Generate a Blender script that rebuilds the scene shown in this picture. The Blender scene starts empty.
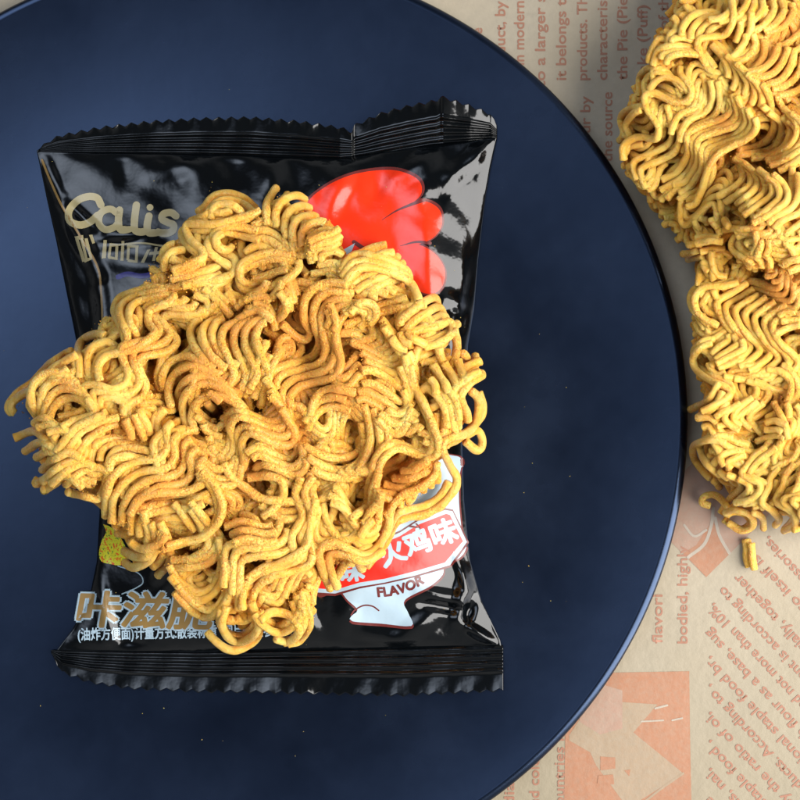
import bpy, bmesh, math, random
import numpy as np
from mathutils import Vector, geometry
random.seed(7); rng=np.random.default_rng(7)
C=bpy.context.scene.collection
S=0.00025            # metres per image pixel on the table
CAMH=1350.0          # camera height in the same pixel units

def W(x,y,z):        # image pixel + height -> world metres
    k=(CAMH-z)/CAMH
    return np.stack([(np.asarray(x,float)-400)*k*S,(400-np.asarray(y,float))*k*S,np.asarray(z,float)*S+0*np.asarray(x,float)],-1)

# ------------------------------------------------------------------ objects
def tag(o,label=None,cat=None,group=None,kind=None):
    if label:o['label']=label
    if cat:o['category']=cat
    if group:o['group']=group
    if kind:o['kind']=kind
    return o
def empty(name,loc,label,cat,group=None):
    o=bpy.data.objects.new(name,None);C.objects.link(o);o.location=loc;o.empty_display_size=.01
    return tag(o,label,cat,group)
def meshobj(name,verts,faces,mat,parent=None,smooth=True,attrs=None):
    me=bpy.data.meshes.new(name)
    verts=np.asarray(verts,dtype=np.float32).reshape(-1,3)
    org=Vector((0,0,0))
    if parent is not None: org=parent_world(parent)
    verts=verts-np.array(org,dtype=np.float32)
    if isinstance(faces,np.ndarray):
        n=len(faces);k=faces.shape[1]
        me.vertices.add(len(verts));me.vertices.foreach_set('co',verts.ravel())
        me.loops.add(n*k);me.loops.foreach_set('vertex_index',faces.ravel().astype(np.int32))
        me.polygons.add(n);me.polygons.foreach_set('loop_start',np.arange(0,n*k,k,dtype=np.int32))
        me.update(calc_edges=True)
    else:
        me.from_pydata(verts.tolist(),[],[list(f) for f in faces]);me.update()
    if smooth: me.polygons.foreach_set('use_smooth',np.ones(len(me.polygons),dtype=bool))
    if attrs:
        for k_,v in attrs.items():
            a=me.attributes.new(k_,'FLOAT','POINT');a.data.foreach_set('value',np.asarray(v,dtype=np.float32))
    me.materials.append(mat)
    o=bpy.data.objects.new(name,me);C.objects.link(o)
    if parent is not None:o.parent=parent
    return o
def parent_world(p):
    v=Vector((0,0,0))
    while p is not None:
        v+=p.location;p=p.parent
    return v

# ------------------------------------------------------------------ materials
def new_mat(name):
    m=bpy.data.materials.new(name);m.use_nodes=True
    nt=m.node_tree;b=nt.nodes['Principled BSDF'];return m,nt,b
def N(nt,t,**kw):
    n=nt.nodes.new(t)
    for k,v in kw.items():
        if k.startswith('i_'): n.inputs[k[2:].replace('_',' ')].default_value=v
        else:setattr(n,k,v)
    return n
def mix(nt,fac,a,b,bt='MIX'):
    m=N(nt,'ShaderNodeMix',data_type='RGBA',blend_type=bt)
    for s,v in ((0,fac),(6,a),(7,b)):
        if hasattr(v,'links') or isinstance(v,bpy.types.NodeSocket): nt.links.new(v,m.inputs[s])
        else: m.inputs[s].default_value=v if s==0 else (*v,1)
    return m.outputs[2]
def ramp(nt,fac,stops):
    r=N(nt,'ShaderNodeValToRGB');nt.links.new(fac,r.inputs[0])
    e=r.color_ramp.elements
    while len(e)<len(stops):e.new(.5)
    for i,(p,c) in enumerate(stops):
        e[i].position=p;e[i].color=(c,c,c,1) if isinstance(c,(int,float)) else (*c,1)
    return r.outputs[0]
def noise(nt,scale_px,detail=3,rough=.5,vec=None):
    # feature size given in image pixels, position space
    n=N(nt,'ShaderNodeTexNoise');n.inputs['Scale'].default_value=1/(scale_px*S);n.inputs['Detail'].default_value=detail;n.inputs['Roughness'].default_value=rough
    g=vec
    if g is None:
        gg=N(nt,'ShaderNodeNewGeometry');g=gg.outputs['Position']
    nt.links.new(g,n.inputs['Vector']);return n.outputs['Fac']
def bump(nt,b,h,dist_px,strength=1):
    u=N(nt,'ShaderNodeBump');u.inputs['Distance'].default_value=dist_px*S;u.inputs['Strength'].default_value=strength
    nt.links.new(h,u.inputs['Height']);nt.links.new(u.outputs[0],b.inputs['Normal']);return u

def noodle_mat(name,base,light,deep):
    m,nt,b=new_mat(name)
    big=noise(nt,26,2);fine=noise(nt,1.7,4,.75);gr=noise(nt,2.3,2,.7);mid=noise(nt,7,3,.6)
    c=mix(nt,ramp(nt,big,[(.35,0),(.68,1)]),base,light)
    c=mix(nt,ramp(nt,mid,[(.42,0),(.75,.55)]),c,deep)
    at=N(nt,'ShaderNodeAttribute',attribute_name='powder')
    lo=N(nt,'ShaderNodeAttribute',attribute_name='crevice_shade')
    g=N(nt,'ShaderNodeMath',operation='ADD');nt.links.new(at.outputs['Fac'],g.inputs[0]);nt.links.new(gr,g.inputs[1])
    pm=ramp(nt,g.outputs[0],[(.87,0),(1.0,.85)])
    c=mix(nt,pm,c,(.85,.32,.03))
    c=mix(nt,lo.outputs['Fac'],c,(.92,.36,.025))  # crevice shade painted into the colour, orange like settled oil and powder
    nt.links.new(c,b.inputs['Base Color'])
    b.inputs['Roughness'].default_value=.42
    rr=ramp(nt,pm,[(0,.26),(1,.75)]);nt.links.new(rr,b.inputs['Roughness'])
    b.inputs['Specular IOR Level'].default_value=.6
    b.inputs['Coat Weight'].default_value=.22;b.inputs['Coat Roughness'].default_value=.22
    b.inputs['Subsurface Weight'].default_value=.35
    b.inputs['Subsurface Radius'].default_value=(1,.5,.15);b.inputs['Subsurface Scale'].default_value=4*S
    h=N(nt,'ShaderNodeMath',operation='MULTIPLY_ADD');nt.links.new(pm,h.inputs[0]);h.inputs[1].default_value=.5
    hh=N(nt,'ShaderNodeMath',operation='MULTIPLY_ADD');nt.links.new(mid,hh.inputs[0]);hh.inputs[1].default_value=.9;nt.links.new(fine,hh.inputs[2])
    nt.links.new(hh.outputs[0],h.inputs[2])
    bump(nt,b,h.outputs[0],4.5,1.0)
    return m
M={}
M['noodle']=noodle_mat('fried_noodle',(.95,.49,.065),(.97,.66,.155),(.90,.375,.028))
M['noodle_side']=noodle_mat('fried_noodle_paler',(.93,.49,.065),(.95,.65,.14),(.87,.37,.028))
def flat(name,col,rough=.5,spec=.5,coat=0,var=0):
    m,nt,b=new_mat(name);b.inputs['Roughness'].default_value=rough;b.inputs['Specular IOR Level'].default_value=spec
    b.inputs['Coat Weight'].default_value=coat;b.inputs['Coat Roughness'].default_value=.05
    n=noise(nt,12,3);k=1-var
    nt.links.new(mix(nt,n,tuple(c*k for c in col),tuple(min(1,c*(1+var)) for c in col)),b.inputs['Base Color']);return m
M['powder']=flat('seasoning',(.84,.36,.05),.8,.2,0,.4)
FR=.17
def film(name,col,rough=FR,var=.06):
    m,nt,b=new_mat(name)
    n=noise(nt,30,2);nt.links.new(mix(nt,n,tuple(c*(1-var) for c in col),tuple(c*(1+var) for c in col)),b.inputs['Base Color'])
    b.inputs['Roughness'].default_value=rough;b.inputs['Specular IOR Level'].default_value=.38
    bump(nt,b,noise(nt,22,3),2.2,.35)
    return m
M['film']=film('black_film',(.0010,.0014,.0018),.11)
M['gold']=film('gold_print',(.27,.225,.115),.25)
M['gold_dark']=film('bronze_print',(.19,.115,.035),.3)
M['white']=film('white_print',(.27,.35,.40),.28)
M['glow']=film('pale_outline_print',(.20,.27,.30),.3)
M['red']=film('red_print',(.55,.022,.004),.2)
M['red2']=film('red_ribbon_print',(.50,.014,.006),.28)
M['maroon']=film('maroon_print',(.09,.014,.012),.25)
M['purple']=film('purple_print',(.03,.025,.16),.25)
M['badge']=None
m,nt,b=new_mat('flame_badge');n=noise(nt,3.2,3,.6)
nt.links.new(ramp(nt,n,[(.36,(.10,.16,.02)),(.44,(.52,.44,.012)),(.54,(.40,.44,.02)),(.59,(.50,.08,.008))]),b.inputs['Base Color']);b.inputs['Roughness'].default_value=.25;M['badge']=m
# plate
m,nt,b=new_mat('navy_glaze')
nz=noise(nt,90,4,.6);sp=noise(nt,1.8,1,.4)
c=mix(nt,nz,(.0004,.0008,.0022),(.0008,.0014,.0036))
c=mix(nt,ramp(nt,sp,[(.855,0),(.88,1)]),c,(.05,.06,.08))
nt.links.new(c,b.inputs['Base Color'])
nt.links.new(ramp(nt,nz,[(.3,.21),(.7,.29)]),b.inputs['Roughness'])
b.inputs['Specular IOR Level'].default_value=.66;b.inputs['Specular Tint'].default_value=(.40,.58,1,1)
bump(nt,b,noise(nt,40,3),.5,.25);M['plate']=m
# paper
m,nt,b=new_mat('greaseproof_paper')
n1=noise(nt,9,5,.65);n2=noise(nt,150,2);n3=noise(nt,1.6,2)
c=mix(nt,n1,(0.2016,0.1701,0.1197),(0.2822,0.2381,0.1676))
c=mix(nt,ramp(nt,n2,[(.4,0),(.62,.5)]),c,(0.2419,0.1928,0.1197))
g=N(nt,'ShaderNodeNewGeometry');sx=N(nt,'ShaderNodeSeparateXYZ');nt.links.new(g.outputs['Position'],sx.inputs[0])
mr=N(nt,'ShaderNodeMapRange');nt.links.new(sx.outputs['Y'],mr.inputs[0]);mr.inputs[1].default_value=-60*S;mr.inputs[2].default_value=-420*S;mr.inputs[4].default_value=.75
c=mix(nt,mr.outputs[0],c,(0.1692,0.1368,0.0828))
nt.links.new(c,b.inputs['Base Color']);b.inputs['Roughness'].default_value=.62
bump(nt,b,noise(nt,14,5,.6),1.6,.5);M['paper']=m
def ink(name,col,cover):
    m,nt,b=new_mat(name);n1=noise(nt,5,5,.7)
    nt.links.new(mix(nt,ramp(nt,n1,[(.35,0),(.75,1)]),col,tuple(a*(1-cover)+p*cover for a,p in zip(col,(0.2088,0.1836,0.1332)))),b.inputs['Base Color'])
    b.inputs['Roughness'].default_value=.65;bump(nt,b,noise(nt,14,5,.6),1.6,.5);return m
M['ink']=ink('orange_ink',(.215,.085,.045),.16)
M['inkblock']=ink('orange_block_ink',(0.2376,0.0972,0.0432),.3)
M['inkpale']=ink('pale_block_ink',(0.216,0.1476,0.0864),.4)
M['inkpink']=ink('pink_block_ink',(0.2376,0.1368,0.09),.4)
M['inkwhite']=ink('white_line_ink',(0.2592,0.216,0.1656),.4)
M['table']=flat('table_wood',(.25,.2,.15),.6,.3,0,.2)

# ------------------------------------------------------------------ setting
def sheet(name,x0,x1,y0,y1,z,mat,res=1,zf=None,parent=None):
    xs=np.linspace(x0,x1,res+1);ys=np.linspace(y0,y1,res+1);X,Y=np.meshgrid(xs,ys)
    Z=np.full_like(X,z) if zf is None else z+zf(X,Y)
    v=np.stack([(X-400)*S,(400-Y)*S,Z*S],-1).reshape(-1,3)
    i=np.arange(res)[None,:]+np.arange(res)[:,None]*(res+1);i=i.ravel()
    f=np.stack([i+res+1,i+res+2,i+1,i],-1)
    return meshobj(name,v,f,mat,parent)
tag(sheet('table',-1800,2400,-1600,2400,-4,M['table']),kind='structure')
def paper_z(X,Y): return 1.1*np.sin(X*.013+Y*.006)*np.sin(Y*.011-X*.004)+.5*np.sin(X*.05+1)*np.sin(Y*.037)+1.2
PW=parent_world
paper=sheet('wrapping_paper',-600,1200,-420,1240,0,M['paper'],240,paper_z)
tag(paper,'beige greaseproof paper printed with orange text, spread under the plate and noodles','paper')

def poly_mesh(polys,step):
    """polys: list of closed 2-D outlines (px) -> triangulated + cut on a grid; returns verts(px), faces"""
    bm=bmesh.new()
    for P in polys:
        tri=geometry.tessellate_polygon([[Vector((x,y,0)) for x,y in P]])
        vs=[bm.verts.new((x,y,0)) for x,y in P]
        for t in tri:
            try:bm.faces.new([vs[i] for i in t])
            except ValueError:pass
    return bm
def cut(bm,step):
    xs=[v.co.x for v in bm.verts];ys=[v.co.y for v in bm.verts]
    if not xs:return
    for ax,a,b_ in ((0,min(xs),max(xs)),(1,min(ys),max(ys))):
        k=math.floor(a/step)*step+step*.37
        while k<b_:
            co=Vector((k,0,0)) if ax==0 else Vector((0,k,0));no=Vector((1,0,0)) if ax==0 else Vector((0,1,0))
            bmesh.ops.bisect_plane(bm,geom=bm.verts[:]+bm.edges[:]+bm.faces[:],plane_co=co,plane_no=no,dist=1e-5);k+=step
def stroke(pts,w,n=10,closed=False,taper=None):
    """outline of a thick smooth path -> list of quads/caps as small polygons"""
    P=catmull(np.array([(*p,0) for p in pts],float),1.2)[:,:2]
    out=[];ang=np.linspace(0,2*math.pi,13)[:-1]
    T=np.gradient(P,axis=0);T/=np.linalg.norm(T,axis=1)[:,None]+1e-9;Nn=np.stack([-T[:,1],T[:,0]],-1)
    ww=np.full(len(P),w/2.) if taper is None else w/2*np.interp(np.linspace(0,1,len(P)),[0,1],taper)
    A=P+Nn*ww[:,None];B=P-Nn*ww[:,None]
    poly=list(map(tuple,A))
    # round end cap
    def cap(c,t,r,):
        a0=math.atan2(t[1],t[0]);return [(c[0]+r*math.cos(a0+q),c[1]+r*math.sin(a0+q)) for q in np.linspace(math.pi/2,-math.pi/2,7)[1:-1]]
    poly+=cap(P[-1],T[-1],ww[-1]);poly+=list(map(tuple,B[::-1]));poly+=cap(P[0],-T[0],ww[0])
    return poly
def catmull(P,step):
    P=np.asarray(P,float)
    if len(P)<3:
        L=np.linalg.norm(P[1]-P[0]);n=max(2,int(L/step));return P[0]+(P[1]-P[0])*np.linspace(0,1,n)[:,None]
    Q=np.vstack([2*P[0]-P[1],P,2*P[-1]-P[-2]]);out=[]
    for i in range(1,len(Q)-2):
        p0,p1,p2,p3=Q[i-1:i+3];n=max(2,int(np.linalg.norm(p2-p1)/step))
        t=np.linspace(0,1,n,endpoint=False)[:,None]
        out.append(.5*((2*p1)+(-p0+p2)*t+(2*p0-5*p1+4*p2-p3)*t**2+(-p0+3*p1-3*p2+p3)*t**3))
    out.append(Q[-2][None]);return np.vstack(out)
def text_bm(body,offset=0.,shear=0.,spacing=1.,res=3):
    c=bpy.data.curves.new('t','FONT');c.body=body;c.offset=offset;c.shear=shear;c.space_character=spacing;c.resolution_u=res
    o=bpy.data.objects.new('t',c);C.objects.link(o)
    dg=bpy.context.evaluated_depsgraph_get();dg.update()
    me=bpy.data.meshes.new_from_object(o.evaluated_get(dg))
    bm=bmesh.new();bm.from_mesh(me);bpy.data.objects.remove(o);bpy.data.meshes.remove(me);bpy.data.curves.remove(c);return bm
def place_text(bm,x,y,size,ang=0,width=None,align='l',fn=None):
    """text local (y up) -> px coords. ang degrees counter-clockwise on screen"""
    xs=[v.co.x for v in bm.verts]
    if not xs:return
    w0=max(xs)-min(xs);x0=min(xs)
    sx=size if width is None else width/w0
    a=math.radians(ang);ca,sa=math.cos(a),math.sin(a)
    sh=-x0*sx if align=='l' else -(x0+w0)*sx
    for v in bm.verts:
        lx=v.co.x*sx+sh;ly=v.co.y*size
        if fn: lx,ly=fn(lx,ly)
        v.co.x=x+lx*ca-ly*sa;v.co.y=y-(lx*sa+ly*ca);v.co.z=0
def draped(name,bm,zf,dz,mat,parent,step=7,label=None,persp=True,nrm=True):
    bmesh.ops.triangulate(bm,faces=bm.faces[:]);cut(bm,step)
    bmesh.ops.triangulate(bm,faces=[f for f in bm.faces if len(f.verts)>4])
    P=np.array([v.co[:2] for v in bm.verts]);Z0=np.array([v.co[2] for v in bm.verts])
    idx={v:i for i,v in enumerate(bm.verts)};F=[[idx[v] for v in f.verts] for f in bm.faces];bm.free()
    Z=zf(P[:,0],P[:,1])+dz+Z0
    V=W(P[:,0],P[:,1],Z) if persp else np.stack([(P[:,0]-400)*S,(400-P[:,1])*S,Z*S],-1)
    # faces must look up
    FF=[]
    for f in F:
        a,b_,c_=V[f[0]],V[f[1]],V[f[2]]
        FF.append(f if np.cross(b_-a,c_-a)[2]>=0 else f[::-1])
    o=meshobj(name,V,FF,mat,parent)
    if nrm:
        e=.6;gx=(zf(P[:,0]+e,P[:,1])-zf(P[:,0]-e,P[:,1]))/(2*e);gy=(zf(P[:,0],P[:,1]+e)-zf(P[:,0],P[:,1]-e))/(2*e)
        n=np.stack([-gx,gy,np.ones_like(gx)],-1);n/=np.linalg.norm(n,axis=1)[:,None]
        o.data.normals_split_custom_set_from_vertices(n.tolist())
    if label:o['label']=label
    return o
# printed paper ----------------------------------------------------
def ptext(body,x,y,ang,size=14.5,width=None,align='l'):
    bm=text_bm(body);place_text(bm,x,y,size,ang,width,align)
    bmesh.ops.triangulate(bm,faces=bm.faces[:]);g0=bm.faces[:]
    for k in range(3):
        for v in bmesh.ops.duplicate(bm,geom=g0)['geom']:
            if isinstance(v,bmesh.types.BMVert):v.co.x+=.32*math.cos(k*2.1);v.co.y+=.32*math.sin(k*2.1);v.co.z=.02*(k+1)
    draped('printed_text',bm,paper_z,.30,M['ink'],paper,30,persp=False,nrm=False)
def pline(body,x,y):ptext(body,x,y,90,14.5,len(body)*6.95)
for body,x,y in [('more the',482,24+60),('product, by',505,78),('and in modern',524,92),('into a larger size',545,100),('it belongs to the',566,80),('products. The main',587,80),
                 ('characteristics of',607,80),('the Pie (Pie) and',627,80),('cake (Puff) with',647,80),('advent of the',668,80),('guarantee of',689,80),('the source',612,162),('flour by',590,152),
                 ('bodied, highly',687,643),('flavori',662,643),('countries in',564,813),('and color',539,813),('India is',514,820),('the aroma',640,163)]:
    pline(body,x,y)
for body,x,y in [('with the accessories,',768,536),('staple food, so itself is',757,554),('especially, together',739,573),('content is according to',724,586),('and not more than 10%,',713,603),
                 ('with flour as a base, sug',710,628),('traditional staple food br,',710,656),('of products. According to ,',710,684),('is defined by the ratio of oi,',710,712),('of various staple food ,',710,740),('of regions, nai,',710,768),('the categories, e',710,796),('bakery and so on',710,824),('made with',710,852)]:
    ptext(body,x,y,133,14.5,len(body)*6.6,'r')
def pshape(polys,mat,dz,name='printed_block'):
    bm=poly_mesh(polys,9);draped(name,bm,paper_z,dz,mat,paper,14,persp=False,nrm=False)
pshape([[(566,673),(689,671),(692,860),(563,860)]],M['inkblock'],.25)
pshape([[(569,735),(584,712),(600,700),(657,704),(633,732),(683,773),(640,800),(622,800),(596,765),(590,752),(569,740)]],M['inkpale'],.35)
pshape([[(572,690),(596,682),(622,690),(622,728),(600,734),(580,722)]],M['inkpink'],.45)
pshape([stroke([(683,773),(655,793),(610,830)],2.2)],M['inkpale'],.45)
pshape([stroke([(641,721),(663,720)],1.6),stroke([(672,720),(682,718)],1.8),stroke([(655,708),(667,705)],2)],M['inkwhite'],.55)
pshape([[(600,756),(615,757),(615,768),(600,770)],[(598,775),(613,774),(614,784),(597,783)],[(624,770),(630,769),(629,776)]],M['inkblock'],.55)
pshape([[(706,577),(642,513),(706,449),(770,513)]],M['inkpink'],.25)
pshape([[(706,577),(683,553),(696,545),(712,520),(730,553)]],M['inkblock'],.35)
pshape([stroke([(713,508),(711,525),(704,544),(688,557)],3.2),stroke([(715,518),(719,535),(729,553)],3),stroke([(684,525),(694,536),(706,530)],2.4)],M['inkwhite'],.45)

# ------------------------------------------------------------------ plate
PCX,PCY=226.,420.;PR=456.   # world px centre/radius (at rim height)
def plate_prof(r):
    r=np.asarray(r,float);t=np.clip((r-290)/(PR-290),0,1.02);return 12+17*t**2
def build_plate():
    root=empty('dinner_plate',((PCX-400)*S,(400-PCY)*S,.0004),'large round navy blue coupe plate with matt glaze under the snack packet','plate')
    prof=[(0,12)]+[(r,float(plate_prof(r))) for r in np.linspace(12,447.5,60)]
    rim=[]
    zr=float(plate_prof(447.5))
    # rounded lip
    for a in np.linspace(97,-60,16):
        rim.append((449.5+7.5*math.cos(math.radians(a)),zr-5.3+5.6*math.sin(math.radians(a))))
    under=[(440,19),(412,13.5),(360,9),(320,6),(280,4.5),(262,4.2),(258,1.8),(246,1.6),(242,4),(0,4.2)]
    def rev(name,pr,mat):
        n=256;pr=np.array(pr);v=[]
        a=np.arange(n)*2*math.pi/n
        V=np.stack([PCX+pr[:,0][:,None]*np.cos(a),PCY+pr[:,0][:,None]*np.sin(a),np.repeat(pr[:,1][:,None],n,1)],-1)
        V=np.stack([(V[...,0]-400)*S,(400-V[...,1])*S,V[...,2]*S],-1).reshape(-1,3)
        i=(np.arange(len(pr)-1)[:,None]*n+np.arange(n)[None]).ravel();j=(np.arange(len(pr)-1)[:,None]*n+(np.arange(n)[None]+1)%n).ravel()
        return meshobj(name,V,np.stack([i,i+n,j+n,j],-1),mat,root)
    rev('plate_bowl',prof,M['plate']);rev('rim',[prof[-1]]+rim+[under[0]],M['plate']);rev('underside',under,M['plate'])
build_plate()
def plate_z(x,y):  # for image px
    k=.97;X=(np.asarray(x,float)-400)*k+400;Y=(np.asarray(y,float)-400)*k+400
    return plate_prof(np.hypot(X-PCX,Y-PCY))

# ------------------------------------------------------------------ packet
Ly=[(120,36),(152,37),(200,47),(240,56),(310,70),(360,80),(430,92),(500,100),(560,97),(600,89),(630,72),(655,53),(680,50)]
Ry=[(120,498),(137,497),(165,491),(200,485),(260,478),(310,474),(345,468),(440,462),(500,464),(560,470),(600,481),(640,500),(655,503),(690,503)]
def Lx(y):return np.interp(y,[a for a,_ in Ly],[b for _,b in Ly])
def Rx(y):return np.interp(y,[a for a,_ in Ry],[b for _,b in Ry])
def topy(x):return np.interp(x,[30,200,340,365,430,500],[151,154,158,155,143,137])   # packet body / top seal line
def boty(x):return np.interp(x,[50,200,503],[651,652,646])
RID=[]  # ridges: x0,y0,x1,y1,width,amp
def ridge(*a):RID.append(a)
# hand placed folds
for a in [(40,156,62,202,5,5),(62,202,98,275,6,6),(98,275,106,345,6,5),(62,200,100,232,4,-4),(100,232,150,240,5,3),(100,246,165,236,4,-3),
          (120,262,180,270,6,3),(495,140,440,185,7,6),(440,185,425,215,8,-4),(497,140,486,235,4,5),(486,235,462,330,5,-5),(440,205,448,300,9,-4),(448,300,474,310,6,5),
          (448,300,425,340,7,5),(384,160,372,200,8,-4),(430,158,395,178,7,4),(352,160,330,210,7,4),(290,160,300,200,9,-3),(275,165,262,200,7,3),(180,158,200,185,8,3),(240,160,225,190,9,-3),
          (150,175,210,160,7,3),(466,575,458,620,5,6),(458,560,474,598,4,6),(474,598,464,625,4,-5),(464,625,500,646,4,8),(420,592,466,600,5,5),(425,604,466,612,4,-5),(400,640,440,610,7,4),
          (340,636,350,600,8,3),(150,585,168,560,5,4),(168,560,150,640,8,3),(110,640,97,575,5,5),(130,648,120,610,7,-3),(470,440,474,500,4,4),(474,500,470,560,4,-4),(360,632,400,640,5,3)]: ridge(*a)
ridge(432,180,440,330,20,10);ridge(372,172,300,196,16,4);ridge(180,160,190,250,22,-4)
for i in range(14):
    x=rng.uniform(60,480);top=i%2
    y=(topy(x)+3) if top else (boty(x)-3)
    L=rng.uniform(25,75);a=rng.normal(0,.45)
    ridge(x,y,x+L*math.sin(a),y+(L*math.cos(a) if top else -L*math.cos(a)),rng.uniform(4,9),rng.choice([-1,1])*rng.uniform(.8,1.8))
def pack_z(x,y,flat_=False):
    x=np.asarray(x,float);y=np.asarray(y,float)
    l,r=Lx(y),Rx(y);u=np.clip((x-l)/(r-l),0,1);t,b_=topy(x),boty(x);v=np.clip((y-t)/(b_-t),0,1)
    pu=np.clip(1-np.abs(2*u-1)**2.6,0,1)**.62
    pv=np.clip(np.sin(np.pi*v),0,1)**.62
    base=plate_z(x,y)+3
    th=44*pu*pv
    m=np.clip(np.minimum(np.minimum(x-l,r-x)/14,np.minimum(y-t,b_-y)/8),0,1)
    z=base+th
    w=0
    for (x0,y0,x1,y1,wd,am) in RID:
        dx,dy=x1-x0,y1-y0;L2=dx*dx+dy*dy
        s=((x-x0)*dx+(y-y0)*dy)/L2;sc=np.clip(s,0,1);d=np.hypot(x-x0-sc*dx,y-y0-sc*dy)
        k=np.maximum(0,1-d/(wd*2.2));w=w+am*(k*k*(3-2*k))*(.35+.65*np.sin(np.pi*np.clip(sc*.9+.05,0,1)))
    w=w+1.6*np.sin(x*.045+y*.02+1)*np.sin(y*.05-x*.013)+.8*np.sin(x*.11-y*.07)*np.sin(y*.09+2)
    z=z+w*m
    # left gusset folded down
    return np.maximum(z,base+1)
pack=empty('snack_packet',tuple(W(275,420,12)),'glossy black snack packet with crimped seals, lying on the plate under the noodle block','snack packet')
def build_body():
    nu,nv=300,340
    U=np.linspace(0,1,nu);V=np.linspace(0,1,nv);uu,vv=np.meshgrid(U,V)
    y=150+vv*502;x=Lx(y)+uu*(Rx(y)-Lx(y))
    for _ in range(3):
        t,b_=topy(x),boty(x);y=t+vv*(b_-t);x=Lx(y)+uu*(Rx(y)-Lx(y))
    z=pack_z(x,y);A=W(x,y,z).reshape(-1,3)
    zb=plate_z(x,y)+2.0+0*x;zb=np.minimum(zb,z-.3);B=W(x,y,zb).reshape(-1,3)
    i=(np.arange(nu-1)[None]+np.arange(nv-1)[:,None]*nu).ravel()
    F=np.stack([i+nu,i+nu+1,i+1,i],-1);n=nu*nv
    rim=[]
    per=[k for k in range(nu)]+[k*nu+nu-1 for k in range(1,nv)]+[(nv-1)*nu+k for k in range(nu-2,-1,-1)]+[k*nu for k in range(nv-2,0,-1)]
    per=np.array(per);q=np.roll(per,-1)
    R=np.stack([per,q,q+n,per+n],-1)
    meshobj('packet_body',np.vstack([A,B]),np.vstack([F,F[:,::-1]+n,R]),M['film'],pack)
build_body()
def build_seal(name,xs,edge_in,edge_out,nr,teeth,zrise,fold=None,label=None):
    n=620;X=np.linspace(xs[0],xs[1],n);yi=edge_in(X);yo=edge_out(X)
    tt=np.array([k/44 for k in range(45)]);v=[]
    saw=(np.abs((X/teeth)%1-.5)*2)*4.5
    Y=yi[None]+(yo-yi)[None]*tt[:,None]
    sg=np.sign(yo.mean()-yi.mean())
    Y=Y+ (tt[:,None]**6)*(-sg)*.8*saw[None]
    Xg=np.repeat(X[None],45,0)
    hh=np.abs(yo-yi)[None]
    z=plate_z(Xg,Y)+3.2+zrise*tt[:,None]**1.3*np.clip(hh/25,0,1)
    rf=np.where(tt<.62,np.sin(tt/.62*nr*2*math.pi-math.pi/2)*.5+.5,0)[:,None]
    z=z+rf*2.3*np.clip(hh/22,0,1)
    z=z+(1.5*np.sin(Xg*.028+.6)+.8*np.sin(Xg*.071)+.35*np.sin(Xg*.19+Y*.1))*(.3+.7*tt[:,None])
    if fold is not None:z=z+fold(Xg,Y,tt[:,None])
    A=W(Xg,Y,z).reshape(-1,3);B=W(Xg,Y,z-1.2).reshape(-1,3)
    i=(np.arange(n-1)[None]+np.arange(44)[:,None]*n).ravel();F=np.stack([i+n,i+n+1,i+1,i],-1)
    if sg<0:F=F[:,::-1]
    N_=45*n;per=np.array(list(range(n))+[k*n+n-1 for k in range(1,45)]+[44*n+k for k in range(n-2,-1,-1)]+[k*n for k in range(43,0,-1)]);q=np.roll(per,-1)
    o=meshobj(name,np.vstack([A,B]),np.vstack([F,F[:,::-1]+N_,np.stack([per,q,q+N_,per+N_],-1)]),M['film'],pack)
    if label:o['label']=label
def fold_top(X,Y,t):
    # two pinched folds at x~352 and x~442
    a=np.interp(X,[37,120,340,352,354,440,443,470,498],[0,1.5,0,4,-3,11,13,5,-5]);return a*(.45+.55*t)
build_seal('top_seal',(37,497),lambda x:topy(x)+1,lambda x:np.interp(x,[37,48,60,100,150,200,250,300,340,352,354,380,410,436,441,470,490,497],[149,140,134,126,120,117,116,120,126,130,124,112,104,99,95,104,112,124]),4,12.5,6,fold_top,'crimped top seal with two pinched folds')
build_seal('bottom_seal',(51,503),lambda x:boty(x)-1,lambda x:np.interp(x,[51,62,90,130,200,270,400,503],[655,674,684,690,693,694,697,692]),4,12.8,3.5,lambda X,Y,t:1.2*np.sin(X*.05)*t,'crimped bottom seal with zigzag edge')

def decal(name,polys,mat,dz,label=None,step=3.5):
    draped(name,poly_mesh(polys,step),pack_z,dz,mat,pack,step,label)
def dtext(name,body,x,y,size,ang,width,mat,dz,offset=0,shear=0,label=None,fn=None,align='l'):
    bm=text_bm(body,0,shear);place_text(bm,x,y,size,ang,width,align,fn)
    if offset:
        bmesh.ops.triangulate(bm,faces=bm.faces[:])
        g0=bm.faces[:]
        nd=8 if offset>.5 else 4
        for k in range(nd):
            d=bmesh.ops.duplicate(bm,geom=g0)['geom'];a=k*2*math.pi/nd+.4
            for v in d:
                if isinstance(v,bmesh.types.BMVert):v.co.x+=offset*math.cos(a);v.co.y+=offset*math.sin(a);v.co.z=.014*(k+1)
    draped(name,bm,pack_z,dz,mat,pack,4,label)
def q(ox,oy,s,pts):return [(ox+x/s,oy+y/s) for x,y in pts]
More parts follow.
